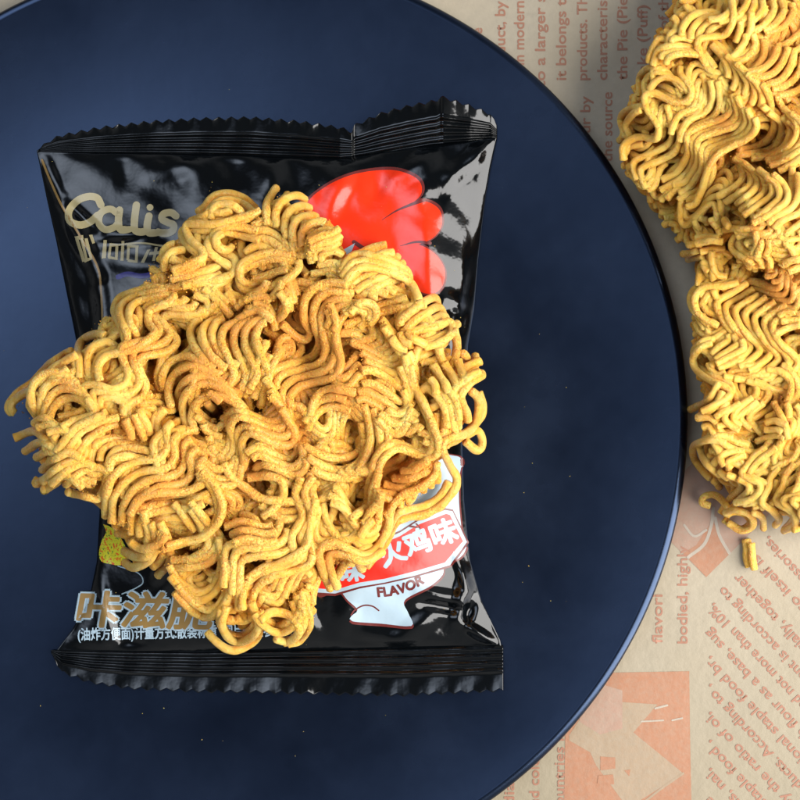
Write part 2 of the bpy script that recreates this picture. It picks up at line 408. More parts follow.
# "Calis" script  (crop 40,175 scale 5)
cal=[([(305,150),(285,115),(240,108),(185,130),(145,180),(150,230),(200,250),(250,235),(290,200)],7.3),
     ([(385,190),(350,170),(305,190),(295,240),(325,272),(370,262),(395,235)],6.9),
     ([(398,175),(392,230),(400,270),(420,275),(450,268)],7.3),
     ([(482,150),(472,230),(475,275),(500,285),(525,282)],7.4),
     ([(545,205),(536,250),(540,285),(565,290),(600,285),(640,290)],7.4),
     ([(680,205),(655,188),(618,195),(610,220),(640,238),(668,250),(662,280),(625,292),(590,285)],7.3)]
decal('brand_lettering',[stroke(q(40,175,5,p),w) for p,w in cal]+[[(40+550/5+3.4*math.cos(a),175+162/5+3.4*math.sin(a)) for a in np.linspace(0,6.28,15)[:-1]]],M['gold'],.35,'gold script lettering reading Calis')
# second line of gold lettering, partly hidden
bars=[[(172,308),(215,300),(218,320),(180,325)],[(176,320),(192,320),(228,430),(212,435)],[(200,318),(214,316),(240,425),(228,430)],[(222,318),(238,316),(262,415),(250,420)],[(212,425),(250,412),(262,420),(225,438)],[(245,300),(262,298),(275,340),(262,344)],
      [(318,325),(334,325),(330,415),(308,418)],[(348,340),(392,345),(390,358),(346,354)],[(346,352),(358,352),(352,415),(338,412)],[(378,352),(392,352),(388,425),(374,424)],[(342,404),(378,412),(376,424),(340,418)],
      [(408,330),(422,330),(418,430),(402,428)],[(436,345),(494,352),(493,366),(434,360)],[(436,360),(450,360),(446,428),(432,426)],[(478,362),(492,362),(488,440),(474,438)],[(440,420),(480,428),(478,440),(438,434)],
      [(535,375),(553,370),(520,440),(503,438)],[(548,385),(600,380),(598,395),(545,400)],[(575,360),(590,360),(575,430),(560,430)]]
decal('brand_lettering',[q(40,175,5,p) for p in bars],M['gold'],.35,'second row of gold lettering under the script, half hidden')
decal('printed_stripe',[stroke([(42,160),(50,180),(62,206),(80,236),(97,266),(101,290),(103,335)],2.2)],M['gold_dark'],.3,'thin gold stripe down the left side')
decal('printed_stripe',[stroke([(110,246),(140,243),(165,246),(185,244)],1.8)],M['gold'],.3)
decal('printed_shape',[stroke([(118,277),(128,274),(142,276),(160,272)],5)],M['purple'],.3)
# red lobed crest
def sm0(pts,step=3):return [tuple(p) for p in catmull(np.array([(*p,0) for p in pts+pts[:1]],float),step)[:-1,:2]]
lobes=[[(300,245),(305,207),(325,187),(355,174),(392,170),(416,178),(422,190),(415,201),(394,212),(372,226),(345,250)],
 [(330,242),(360,224),(392,209),(420,201),(438,208),(442,223),(435,236),(420,244),(402,248),(387,262),(360,262)],
 [(352,258),(376,250),(400,244),(420,245),(437,256),(445,272),(441,288),(428,294),(405,284),(378,270)]]
for k_,l_ in enumerate(lobes):
    c_=np.mean(l_,0);decal('printed_crest',[sm0([(c_[0]+(x-c_[0])*1.05,c_[1]+(y-c_[1])*1.09) for x,y in l_])],M['maroon'],.28+.03*k_,'maroon outline of a red lobe')
    decal('printed_crest',[sm0(l_)],M['red'],.42+.03*k_,'bright red lobe printed in the upper right of the packet')
decal('printed_crest',[stroke([(424,200),(410,205),(396,211),(382,220)],3.,taper=(1.3,.2)),stroke([(430,243),(416,242),(400,246)],2.8,taper=(1.3,.2))],M['maroon'],.52)
decal('printed_shape',[[(322,276),(331,257),(355,243),(348,260),(338,280)]],M['white'],.72,'small white printed wedge under the red lobes')
decal('printed_shape',[stroke([(354,242),(364,249),(378,261)],4)],M['maroon'],.72)
# white character body panel, red ribbon
P=lambda pts:q(310,440,4,pts)
def sm(pts,step=2.5):
    return [tuple(p) for p in catmull(np.array([(*p,0) for p in pts+pts[:1]],float),step)[:-1,:2]]
panel=P([(0,560),(0,300),(120,120),(250,60),(420,40),(560,60),(600,70),(612,95),(600,130),(596,250),(612,400),(625,430),(600,470),(540,500),(530,540),(480,585),(380,640),(392,690),(412,735),(385,745),(290,735),(170,725),(165,705),(190,680),(150,640),(110,600),(40,620)])
cx=390;cy=520
decal('printed_panel',[[(cx+(x-cx)*1.02+0.4,cy+(y-cy)*1.022+.5) for x,y in sm(panel)]],M['maroon'],.30,'maroon outline round the white printed shape')
decal('printed_panel',[sm(panel)],M['white'],.42,'white printed shape behind the flavour ribbon')
decal('printed_panel',[stroke(P([(165,700),(180,680),(215,662),(250,665),(275,682)]),1.5)],M['maroon'],.55)
rb=P([(0,590),(100,600),(200,570),(300,555),(420,525),(540,490),(612,405),(560,300),(545,295),(430,340),(360,385),(200,450),(0,520)])
rbw=P([(0,608),(100,614),(200,586),(300,570),(420,542),(560,500),(628,408),(570,285),(540,280),(430,325),(360,370),(200,440),(0,505)])
rbo=P([(0,618),(100,624),(200,594),(300,576),(420,549),(566,508),(636,410),(572,278),(540,272),(430,318),(360,362),(200,432),(0,498)])
decal('flavour_ribbon',[rbo],M['maroon'],.55);decal('flavour_ribbon',[rbw],M['white'],.66)
decal('flavour_ribbon',[rb],M['red2'],.78,'red ribbon under the white flavour lettering')
dtext('flavour_lettering','火鸡味',384,566,27,21,80,M['white'],.92,offset=1.1,label='bold white characters on the red ribbon')
dtext('flavour_lettering','味',342,582,22,12,23,M['white'],.92,offset=1.0)
dtext('flavour_lettering','FLAVOR',378.5,597.5,13,14,48,M['maroon'],.6,offset=.65,label='dark FLAVOR lettering under the ribbon',fn=lambda x,y:(x-y*.12*(x-22)/22,y+.006*(x-20)**2-1.5))
decal('printed_shape',[stroke(P([(400,345),(425,350),(450,365)]),2),stroke(P([(425,335),(440,350)]),1.5)],M['maroon'],.95)
# lower left writing
decal('flame_badge',[sm([(103,524),(112,528),(122,540),(128,556),(122,565),(110,564),(101,561),(99,552),(102,540),(106,532)])],M['badge'],.4,'small yellow and orange badge at the left edge')
decal('printed_stripe',[stroke([(118,566),(138,573),(143,582),(136,588),(122,594)],1.1)],M['glow'],.35)
G=lambda x,y:(x,y)
dtext('product_lettering','咔滋脆',77,623,38.5,-1.5,137,M['glow'],.34,offset=3.1,shear=.12)
dtext('product_lettering','咔滋脆',77,623,38.5,-1.5,137,M['white'],.47,offset=2.3,shear=.12,label='white edge of the bronze characters')
dtext('product_lettering','咔滋脆',77,623,38.5,-1.5,137,M['gold_dark'],.62,offset=1.2,shear=.12,label='large bronze characters with pale edges')
dtext('product_lettering','(油炸方便面)计量方式:散装称重  图片仅供参考',78,639.5,13.5,1.2,205,M['white'],.5,offset=.3,label='small white line of characters above the bottom seal')

# ------------------------------------------------------------------ noodles
GX0,GY0,GW,GH=-60,-140,1060,860
HM=np.zeros((GH,GW))
def smooth1(a,k):
    if len(a)<4:return a
    k=min(k,len(a)//2*2-1);w=np.hanning(k+2)[1:-1];w/=w.sum();p=k//2
    return np.convolve(np.pad(a,p,mode='edge'),w,'valid')
def inpoly(x,y,P):
    P=np.asarray(P);r=np.zeros(np.shape(x),bool);j=len(P)-1
    for i in range(len(P)):
        xi,yi=P[i];xj,yj=P[j]
        c=((yi>y)!=(yj>y))&(x<(xj-xi)*(y-yi)/(yj-yi+1e-12)+xi);r^=c;j=i
    return r
offs=[(dx,dy) for dx in range(-3,4) for dy in range(-3,4) if dx*dx+dy*dy<=10]
big=[(dx,dy) for dx in range(-5,6) for dy in range(-5,6) if dx*dx+dy*dy<=26]
class Cake:
    def __init__(s,root,mat,base,cap,pw,r):s.root=root;s.mat=mat;s.base=base;s.cap=cap;s.pw=pw;s.r=r;s.st=[]
    def lay(s,P,r=None,traced=True,lift=0,phase=0,zamp=1.6,keep=None):
        r=r or s.r
        P=catmull(np.array([(*p,0) for p in P],float),1.6)[:,:2]
        n=len(P)
        if n<5:return
        # gentle wander
        for ax in (0,1):
            P[:,ax]+=smooth1(rng.normal(0,1,n),31)*(2.2 if traced else 3.)
        P[:,0]=smooth1(P[:,0],5);P[:,1]=smooth1(P[:,1],5)
        xi=np.clip((P[:,0]-GX0).astype(int),6,GW-7);yi=np.clip((P[:,1]-GY0).astype(int),6,GH-7)
        h=np.max([HM[yi+dy,xi+dx] for dx,dy in offs],axis=0)
        h=np.maximum(h,s.base)
        # windowed max then smoothing: a stiff strand bridges gaps
        w=4;hp=np.pad(h,w,mode='edge');hm=np.max([hp[i:i+n] for i in range(2*w+1)],axis=0)
        hs=smooth1(.5*hm+.5*h,17)
        ex=np.clip((hs-s.base)/s.cap,0,1.2)
        z=hs+r*(.66-1.15*np.clip(ex,0,1))+lift+zamp*np.sin(np.arange(n)*.11+phase)+smooth1(rng.normal(0,1,n),25)*1.2
        z=np.maximum(z,s.base+r*.6);z=smooth1(z,5)
        rr=r*(1+smooth1(rng.normal(0,1,n),9)*.10)
        # stamp
        for dx,dy in big:
            d2=dx*dx+dy*dy
            if d2<r*r:
                np.maximum.at(HM,(yi+dy,xi+dx),z+math.sqrt(r*r-d2)*.95)
        s.st.append([P,z,rr,traced])
    def bundle(s,P,d=(0,0),n=1,**k):
        ph=rng.uniform(0,6)
        for i in range(n):
            j=rng.normal(0,.7,2);Q=[(x+d[0]*i+j[0],y+d[1]*i+j[1]) for x,y in P]
            # vary the ends
            if n>1:
                a=rng.uniform(-.5,.25);Q[0]=(Q[0][0]+a*(Q[0][0]-Q[1][0]),Q[0][1]+a*(Q[0][1]-Q[1][1]))
                a=rng.uniform(-.5,.25);Q[-1]=(Q[-1][0]+a*(Q[-1][0]-Q[-2][0]),Q[-1][1]+a*(Q[-1][1]-Q[-2][1]))
            s.lay(Q,phase=ph+i*.15,**k)
    def fill(s,poly,count,margin,lmin=60,lmax=150,avoid=None):
        P=np.array(poly);x0,y0=P.min(0);x1,y1=P.max(0);c=P.mean(0);k=0;tries=0
        while k<count and tries<count*30:
            tries+=1
            px,py=rng.uniform(x0,x1),rng.uniform(y0,y1)
            if not inpoly(px,py,P):continue
            a=rng.uniform(0,math.pi);L=rng.uniform(lmin,lmax);A=rng.uniform(9,17);wl=rng.uniform(38,58);ph=rng.uniform(0,6)
            t=np.arange(-L/2,L/2,wl/8);w=np.sin(t*2*math.pi/wl+ph);w=np.sign(w)*np.abs(w)**.8*A
            ca,sa=math.cos(a),math.sin(a);n=rng.integers(3,7)
            for i in range(n):
                off=(i-n/2)*8.6
                Q=np.stack([px+t*ca-(w+off)*sa,py+t*sa+(w+off)*ca],-1)
                ins=inpoly(Q[:,0],Q[:,1],P)
                # longest inside run
                best=(0,0);st=None
                for q_,v in enumerate(list(ins)+[False]):
                    if v and st is None:st=q_
                    if not v and st is not None:
                        if q_-st>best[1]-best[0]:best=(st,q_)
                        st=None
                if best[1]-best[0]>=4:
                    s.lay([tuple(p) for p in Q[best[0]:best[1]]],traced=False,phase=ph)
            k+=1
    def level(s,poly,target,tries=160):
        P=np.array(poly);g=4
        for _ in range(tries):
            X,Y=np.meshgrid(np.arange(P[:,0].min(),P[:,0].max(),g),np.arange(P[:,1].min(),P[:,1].max(),g))
            ins=inpoly(X,Y,P);h=HM[np.clip((Y-GY0).astype(int),0,GH-1),np.clip((X-GX0).astype(int),0,GW-1)]
            h=np.where(ins,h,1e9)+rng.uniform(0,3,h.shape);k=np.unravel_index(np.argmin(h),h.shape)
            if h[k]>target:break
            px,py=X[k],Y[k];a=rng.uniform(0,math.pi);L=rng.uniform(34,60);A=rng.uniform(6,11);ph=rng.uniform(0,6)
            t=np.linspace(-L/2,L/2,9);w=np.sin(t*2*math.pi/42+ph)*A-math.sin(ph)*A
            for i in (-1,0,1):
                Q=np.stack([px+t*math.cos(a)-(w+i*8.4)*math.sin(a),py+t*math.sin(a)+(w+i*8.4)*math.cos(a)],-1)
                Q=Q[inpoly(Q[:,0],Q[:,1],P)]
                if len(Q)>=4:s.lay([tuple(p) for p in Q],traced=False,phase=ph,lift=1.)
    def finish(s,maxparts=98):
        HBk=HM.copy()
        for ax in (0,1):
            a_=np.cumsum(np.pad(HBk,[(5,4) if ax==0 else (0,0),(5,4) if ax==1 else (0,0)],mode='edge'),axis=ax)
            HBk=(np.take(a_,range(9,a_.shape[ax]),axis=ax)-np.take(a_,range(0,a_.shape[ax]-9),axis=ax))/9
        s.HB=HBk
        ns=9;ang=np.arange(ns)*2*math.pi/ns
        order=sorted(range(len(s.st)),key=lambda i:(-s.st[i][3],-len(s.st[i][0])))
        single=set(order[:maxparts]);restV=[];restF=[];restA=[];restD=[];off=0
        for i,(P,z,rr,tr) in enumerate(s.st):
            V3=np.stack([P[:,0],-P[:,1],z],-1);T=np.gradient(V3,axis=0);T/=np.linalg.norm(T,axis=1)[:,None]+1e-9
            side=np.cross(T,[0,0,1]);side/=np.linalg.norm(side,axis=1)[:,None]+1e-9;up=np.cross(side,T)
            n=len(P);tap=np.ones(n);tap[0]=.86;tap[-1]=.86;tap[1]=1.04;tap[-2]=1.04
            nzz=rng.normal(0,1,(n+4,ns));nzz=(nzz[:-4]+1.6*nzz[1:-3]+2*nzz[2:-2]+1.6*nzz[3:-1]+nzz[4:])/3.4;nzz=(nzz+.5*np.roll(nzz,1,1)+.5*np.roll(nzz,-1,1))/1.3
            R=(rr*tap)[:,None]*(1+.05*nzz)
            fl=1.06
            V=V3[:,None]+side[:,None]*(np.cos(ang)*fl)[None,:,None]*R[...,None]+up[:,None]*(np.sin(ang)/fl)[None,:,None]*R[...,None]
            V=V.reshape(-1,3);WX=W(V[:,0],-V[:,1],V[:,2])
            e0=W(V3[0,0],-V3[0,1],V3[0,2]);e1=W(V3[-1,0],-V3[-1,1],V3[-1,2])
            WX=np.vstack([WX,e0,e1])
            a=(np.arange(n-1)[:,None]*ns+np.arange(ns)[None]).ravel();b_=(np.arange(n-1)[:,None]*ns+(np.arange(ns)[None]+1)%ns).ravel()
            F=np.stack([a,a+ns,b_+ns,b_],-1)
            k=np.arange(0,ns);k2=(k+1)%ns
            caps=np.stack([np.full(ns,n*ns),k,k2,k2],-1)
            caps2=np.stack([np.full(ns,n*ns+1),(n-1)*ns+k2,(n-1)*ns+k,(n-1)*ns+k],-1)
            # triangles stored separately
            pwv=s.pw(V[:,0],-V[:,1]);pwv=np.append(pwv,[pwv[0],pwv[-1]])
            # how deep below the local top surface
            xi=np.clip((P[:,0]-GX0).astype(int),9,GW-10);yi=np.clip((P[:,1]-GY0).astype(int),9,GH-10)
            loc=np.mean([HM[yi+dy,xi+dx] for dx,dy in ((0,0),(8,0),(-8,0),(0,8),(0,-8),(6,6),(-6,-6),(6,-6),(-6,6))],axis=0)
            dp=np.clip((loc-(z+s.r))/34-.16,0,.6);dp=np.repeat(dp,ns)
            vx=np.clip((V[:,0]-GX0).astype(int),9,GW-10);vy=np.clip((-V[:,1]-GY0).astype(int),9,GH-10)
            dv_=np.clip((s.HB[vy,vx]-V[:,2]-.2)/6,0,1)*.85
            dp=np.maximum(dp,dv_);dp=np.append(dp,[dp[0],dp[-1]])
            faces=[F,caps[:,:3],caps2[:,:3]]
            if i in single:
                fl_=[list(f) for f in F]+[list(f) for f in caps[:,:3]]+[list(f) for f in caps2[:,:3]]
                meshobj('noodle_strand',WX,fl_,s.mat,s.root,attrs={'powder':pwv,'crevice_shade':dp})
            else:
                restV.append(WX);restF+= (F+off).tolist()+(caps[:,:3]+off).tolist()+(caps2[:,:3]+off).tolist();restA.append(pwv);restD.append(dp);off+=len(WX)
        if restV:
            o=meshobj('noodle_strands',np.vstack(restV),restF,s.mat,s.root,attrs={'powder':np.concatenate(restA),'crevice_shade':np.concatenate(restD)});o['kind']='stuff'

def blobs(lst,gain=1.):
    def f(x,y):
        v=np.zeros(np.shape(x))
        for bx,by,br in lst:v=np.maximum(v,np.exp(-((x-bx)**2+(y-by)**2)/(br*br)))
        v=.30*v+.27+.12*np.exp(-((x-270)**2+(y-400)**2)/170**2)+.10*np.sin(x*.06+1.3*np.sin(y*.05))*np.sin(y*.07+x*.02)
        return v*gain
    return f
PW_MAIN=blobs([(205,375,16),(222,388,14),(135,352,12),(165,490,20),(140,500,14),(345,330,12),(338,360,14),(345,400,14),(296,440,14),(305,470,14),(262,298,12),(250,318,12),(285,345,12),(300,318,12),
   (410,470,16),(388,480,16),(360,350,14),(65,385,10),(300,385,14),(275,410,10),(235,330,12),(250,468,10),(400,440,10),(130,430,10),(305,235,12),(190,270,9),(330,310,12),(185,600,12),(210,560,12),(240,530,12),(370,395,12),(290,290,10),(160,540,12),(330,560,12)])
OUT=[(8,400),(30,378),(55,358),(76,344),(85,330),(90,315),(110,312),(112,298),(125,285),(142,280),(143,262),(160,245),(165,235),(180,232),(182,222),(205,200),(222,192),(245,198),(258,205),(268,190),(278,184),(300,196),(306,204),(320,212),(334,215),(345,240),(348,250),(368,254),(400,264),(410,285),(436,295),(445,312),(450,325),(455,345),(465,355),(476,375),(474,400),(470,430),(458,445),(448,465),(442,490),(425,508),(400,520),(385,545),(365,568),(335,585),(318,596),(316,636),(300,645),(285,640),(270,628),(262,632),(238,648),(215,638),(203,622),(178,602),(168,580),(142,566),(130,555),(112,540),(104,515),(72,496),(48,478),(24,450),(26,430),(16,415)]
def shrink(P,k,c=None):
    P=np.array(P,float);c=P.mean(0) if c is None else np.array(c);return [tuple(c+(p-c)*k) for p in P]
cake_root=empty('noodle_cake',tuple(W(250,420,45)),'crisp golden instant noodle block dusted with seasoning, lying on the black packet','noodle block')
# support surface under the block: packet film, otherwise the block bridges above the plate
yy,xx=np.mgrid[0:GH,0:GW];xx=xx+GX0;yy=yy+GY0
mask=inpoly(xx,yy,np.array(OUT));sup=pack_z(xx,yy)
inpack=(xx>Lx(yy))&(xx<Rx(yy))&(yy>topy(xx))&(yy<boty(xx))
HM[mask]=np.where(inpack,sup,40)[mask]
main=Cake(cake_root,M['noodle'],46,42,PW_MAIN,4.2)
main.fill(shrink(OUT,.965),90,0)
main.fill(shrink(OUT,.92),60,0);main.level(shrink(OUT,.93),80,220)
B=main.bundle
def TB(o,s_,pts,d=(0,0),n=1,cake=None,**k):
    (cake or main).bundle(q(o[0],o[1],s_,pts),(d[0]/s_,d[1]/s_),n,**k)
A_=(160,180)
B([(450,335),(440,345),(425,352),(410,360),(405,375)],(4,-7),3)
B([(244,234),(243,252),(250,262),(256,270)],(10,1),6)
B([(252,228),(262,222),(276,226),(288,236),(296,250)],(-2,8),4)
TB(A_,5,[(20,430),(15,370),(55,330),(110,320)],(10,30),2)
TB(A_,5,[(490,170),(420,100),(340,75),(270,90),(225,150),(150,190)],(14,26),2)
TB(A_,5,[(240,195),(270,130),(350,125),(410,170),(380,205),(300,215)])
B([(160,284),(190,276),(214,270),(224,262)],(2,8),2)
B([(258,214),(240,222),(210,230),(183,230),(186,244),(198,256),(198,264),(186,269),(158,276)],(4,-5),2)
B([(258,240),(244,236),(228,232),(212,238),(208,250),(218,259),(230,267),(229,279),(212,287),(184,293)],(4,-7),2)
TB(A_,5,[(375,325),(340,350),(290,335),(280,290),(325,268)],(20,8),1)
B([(150,308),(164,312),(178,308),(190,303),(188,296)]);B([(172,316),(190,318),(204,312),(206,300),(194,292)])
B([(206,290),(216,301),(230,314)],(6,-2),3)
B([(292,262),(272,260),(254,264),(240,272),(240,285),(250,292),(268,284)],(1,-7),2)
B([(288,268),(276,272),(264,278),(252,277)])
B([(298,256),(298,267),(288,278),(272,286),(252,296),(234,309)]);B([(281,283),(274,295),(256,306),(242,313)],(-9,-6),2)
B([(278,290),(287,303),(284,314),(276,320)]);B([(264,300),(272,316),(275,332)])
B([(266,226),(267,206),(274,192),(279,186)],(7,8),2)
B([(280,230),(277,214),(282,202),(296,196),(304,200)],(8,8.5),5)
B([(308,256),(309,243),(319,238),(330,240)],(6,6),3)
B([(312,252),(322,248),(334,246),(345,239)],(-1,-6),3)
B([(318,286),(336,284),(352,294)],(-1,-7),4)
# upper right sheets
B([(350,300),(372,288),(392,280),(408,276)],(-3,-6.5),6)
B([(338,270),(348,257),(366,255),(388,262),(404,272),(410,290)],(4,6),3)
B([(344,316),(368,308),(396,300),(420,296)],(2,9),2)
B([(400,334),(402,320),(420,305),(436,298),(443,312)],(3,9),3)
B([(402,345),(410,333),(432,328),(450,322),(452,333),(438,343),(422,348)])
B([(438,346),(446,366)]);B([(456,331),(458,348),(452,368),(440,378)]);B([(464,350),(471,370)]);B([(476,352),(474,364),(462,372)])
B([(452,380),(468,366),(482,360)],(2,7),3)
B([(486,372),(470,382),(460,396),(466,412),(468,428)],(-8,2),2)
B([(478,392),(483,405),(478,420),(460,437),(444,448)])
B([(462,437),(478,430),(484,442),(479,450),(466,440)])
B([(428,384),(440,380),(450,390),(458,406),(461,428)],(-6,4),3)
B([(428,372),(436,388),(440,400)],(9,-4),4)
# middle top
B([(348,284),(328,283),(311,290),(304,304),(304,320),(310,332),(306,340),(296,338),(280,324)],(0,0),1)
B([(352,292),(330,291),(318,298),(313,312),(315,326),(318,342),(312,356),(294,362),(276,367),(266,377),(268,392)],(8,6.5),4)
B([(324,300),(330,318),(326,330)],(7,3),2)
B([(342,318),(352,308),(364,312),(366,322),(358,330)],(5,-4),3)
B([(350,342),(370,350),(388,358),(399,354),(399,342),(388,326),(378,312)],(3,8),3)
B([(360,374),(372,372),(386,380),(404,392),(414,386),(414,370),(408,352)],(-3,9),4)
B([(388,330),(396,345),(408,352)],(8,-4),3)
B([(266,344),(258,362),(252,380),(246,398)],(7,3),3)
B([(206,386),(216,374),(228,366),(240,352)],(5,6),3)
# left side arches
B([(110,340),(96,335),(82,341),(77,354),(79,370),(82,388)],(9,7),3)
B([(170,288),(152,287),(130,292),(117,299),(114,312),(120,326),(123,342)],(7.5,4),3)
B([(206,306),(200,314),(184,315),(170,315),(163,322),(172,332),(178,342),(170,351),(154,355),(142,358),(141,368),(147,384),(144,396),(130,402),(114,398),(102,400),(101,410),(105,420),(94,427),(78,430)],(-9,-6),3)
B([(176,296),(168,303),(150,310),(148,322),(155,332),(146,341),(128,350),(106,356),(98,367),(100,382)])
B([(76,346),(50,362),(30,382),(11,396),(6,406),(14,414)],(4,7),2)
B([(81,398),(75,382),(53,372),(36,382),(33,404),(44,424)],(6,8.5),4)
B([(18,440),(34,432),(48,444),(40,456)],(8,10),3)
B([(26,424),(44,420),(58,432),(50,448)],(9,4),3)
B([(42,470),(36,484),(50,474),(62,466)],(8,7),2)
B([(88,400),(95,414),(76,422),(57,431)],(11,4),2)
B([(126,420),(104,428),(90,438),(80,452),(68,466)],(-10,-3),3)
B([(62,488),(76,474),(92,466),(104,470)],(-8,-4),4)
B([(66,492),(84,498),(98,500),(106,480),(112,462)])
B([(92,456),(96,442),(112,436),(130,440),(140,445),(149,440),(153,420),(160,410),(172,408)],(9,6),3)
B([(106,472),(112,460),(128,456),(148,460),(158,450),(160,436),(158,420),(166,408)],(0,0),1)
B([(140,412),(146,424),(150,436)],(-8,3),3)
B([(210,316),(196,322),(191,334),(197,350),(208,362),(220,370)],(11,0),3)
B([(238,322),(226,328),(223,344),(229,360),(235,376),(228,390)],(11,-1),4)
B([(244,300),(262,296),(278,306)],(-2,7),3)
B([(166,402),(161,380),(168,364),(186,357),(204,365),(221,379)],(7.5,9.5),5)
B([(206,392),(214,398),(222,404)],(-4,7),2)
# centre folds
B([(196,408),(206,419),(219,425)],(1,7),3)
B([(264,380),(272,392),(280,408),(277,419),(264,420),(246,412),(234,409),(227,418),(230,432),(227,446),(219,452),(211,444),(206,432)],(5,8),4)
B([(246,452),(256,446),(272,452),(288,458),(299,450),(298,438)],(3,9),4)
B([(178,434),(196,450),(206,464),(220,470),(234,464),(238,446)],(1,8),3)
B([(202,428),(186,430),(177,440),(178,460),(186,486)],(-8,1),4)
B([(106,516),(108,490),(118,474),(136,464),(158,460),(168,448),(166,432),(174,424)],(8,8),5)
B([(132,516),(140,500),(158,494),(184,494),(204,485)],(3,8),4)
B([(140,512),(148,530),(146,550),(134,562)],(7,4),4)
B([(120,560),(134,566),(150,558),(158,540)],(5,-8),3)
B([(176,506),(186,520),(196,534)],(8,-2),3)
B([(200,474),(212,488),(219,508),(215,524),(200,539),(180,544),(162,550)],(3,-3),2)
B([(166,562),(182,560),(204,556),(217,546),(218,530)],(2,8),2)
B([(168,568),(178,580),(194,592),(207,590),(219,576),(221,556),(216,538)],(3,8),4)
B([(222,600),(224,570),(226,548),(238,542),(262,540),(276,532),(280,518)],(8,7),3)
B([(222,530),(242,522),(262,526),(280,520)],(2,8),3)
B([(300,480),(296,500),(280,506),(262,500),(252,490)],(4,7),3)
B([(246,478),(266,476),(281,482),(283,496),(274,508),(260,518)],(0,0),1,lift=2)
B([(224,462),(230,476),(246,488),(262,498),(300,502),(312,496)])
B([(308,446),(320,455),(342,459),(358,452),(363,436),(361,420)],(1,10),3)
B([(308,430),(318,412),(334,406),(352,410)],(0,-8),3)
B([(364,404),(370,426),(370,446),(360,466),(345,473),(332,468)],(9,0),3)
B([(406,350),(410,380),(422,404),(430,426),(434,440),(428,452),(410,449),(394,443),(382,450),(374,464),(370,484),(366,504),(360,524)],(6,4),2)
B([(428,462),(414,471),(396,470)],(-4,8),2)
B([(396,420),(408,410),(418,418)],(3,8),3)
B([(380,400),(392,412),(404,414),(412,400)],(-2,9),3)
B([(324,486),(336,490),(348,506),(360,516),(370,510),(373,490),(377,466)],(3,9),3)
B([(322,500),(326,518),(336,534),(348,538),(358,530)])
B([(320,472),(312,490),(318,512),(308,534),(312,556),(298,576),(290,598)],(-8,2),3)
B([(352,520),(362,510),(372,500)],(3,8),3)
B([(364,568),(384,548),(396,526),(408,518),(428,514),(446,503),(458,482),(451,466),(444,450),(447,440),(466,434),(478,424),(481,400),(474,390)],(-1,0),1,lift=1)
B([(360,560),(378,546),(390,526),(400,512),(424,506),(440,496),(448,480)])
B([(334,582),(342,566),(356,558),(364,572)],(7,-5),3)
B([(330,592),(321,566),(320,550),(332,542),(348,548),(364,555),(377,548),(387,528),(391,508),(403,495),(420,488),(433,476),(437,462)],(0,0),1,lift=1.5)
B([(338,588),(330,566),(330,554),(346,556),(366,562),(384,550)],(0,0),1)
# bottom
B([(242,612),(244,586),(260,571),(280,566),(300,557),(307,538)],(8,7),2)
B([(246,578),(262,568),(288,560),(306,544),(310,522),(316,500)],(0,0),1)
B([(206,630),(220,644),(236,650),(256,640),(263,620)])
B([(224,604),(220,620),(232,634),(248,632),(257,618),(250,600)],(1,7),2)
B([(300,596),(308,612),(309,626),(300,640),(286,644)],(-5,-1),2)
B([(254,606),(262,618),(276,626),(290,622),(300,610),(300,594)],(1,7),2)
B([(262,622),(272,612),(290,616),(298,630),(288,641),(274,638)],(0,0),1)
main.finish()

# ---- the two blocks on the paper, right
def support(poly,z):
    m_=inpoly(xx,yy,np.array(poly));HM[m_]=np.maximum(HM[m_],z)
LOW=[(700,235),(692,288),(686,300),(690,330),(697,360),(698,400),(699,440),(700,468),(722,484),(735,505),(752,520),(800,524),(880,516),(905,400),(890,280),(880,235),(800,235)]
UPP=[(690,-60),(672,0),(648,40),(640,75),(626,88),(622,118),(616,140),(618,170),(640,190),(656,214),(664,232),(688,252),(716,264),(760,274),(800,276),(860,272),(905,250),(905,-70)]
PWR=blobs([(770,55,22),(790,95,20),(745,150,12),(775,160,18),(780,290,26),(725,120,12),(790,30,18),(760,230,14),(715,160,10),(740,335,8),(780,400,12),(790,470,12),(860,100,60),(850,400,40)],.95)
g_='instant noodle blocks on the paper'
low_root=empty('noodle_cake',tuple(W(790,400,2)),'lower golden noodle block right of the plate, tucked under the block above','noodle block')
lowc=Cake(low_root,M['noodle_side'],8,34,PWR,3.6)
support(LOW,4)
lowc.fill(shrink(LOW,.97),70,0);lowc.fill(shrink(LOW,.9),46,0);lowc.level(shrink(LOW,.93),38,160)
R3=(680,280);R4=(680,400)
def L(o,s_,pts,d=(0,0),n=1,**k):TB(o,s_,pts,d,n,cake=lowc,**k)
L(R3,6.667,[(60,160),(110,260),(150,320),(140,360)],(40,10),2)
L(R3,6.667,[(350,12),(240,35),(120,45),(62,100),(70,180),(130,250),(240,330)],(38,12),2)
L(R3,6.667,[(200,60),(240,120)],(10,0),1)
L(R3,6.667,[(270,375),(160,405),(92,480),(110,560),(200,630),(310,680),(345,730),(300,790),(180,820)],(-5,35),2)
L(R3,6.667,[(430,30),(330,95),(250,150),(250,215),(300,300),(370,370),(400,440),(320,510),(210,570)],(64,22),7)
L(R3,6.667,[(160,500),(250,450),(330,400),(320,330)],(45,35),3)
L(R3,6.667,[(290,630),(400,660),(500,700),(510,770),(430,840),(330,890)],(66,18),4)
L(R3,6.667,[(640,565),(720,585),(785,660),(780,760),(740,820)],(-50,40),2)
L(R3,6.667,[(800,195),(700,215),(600,270)],(10,50),3)
L(R3,6.667,[(90,860),(200,800),(260,700)],(20,60),3)
L(R4,5,[(85,100),(150,90),(190,150),(250,195),(330,215)],(2,42),2)
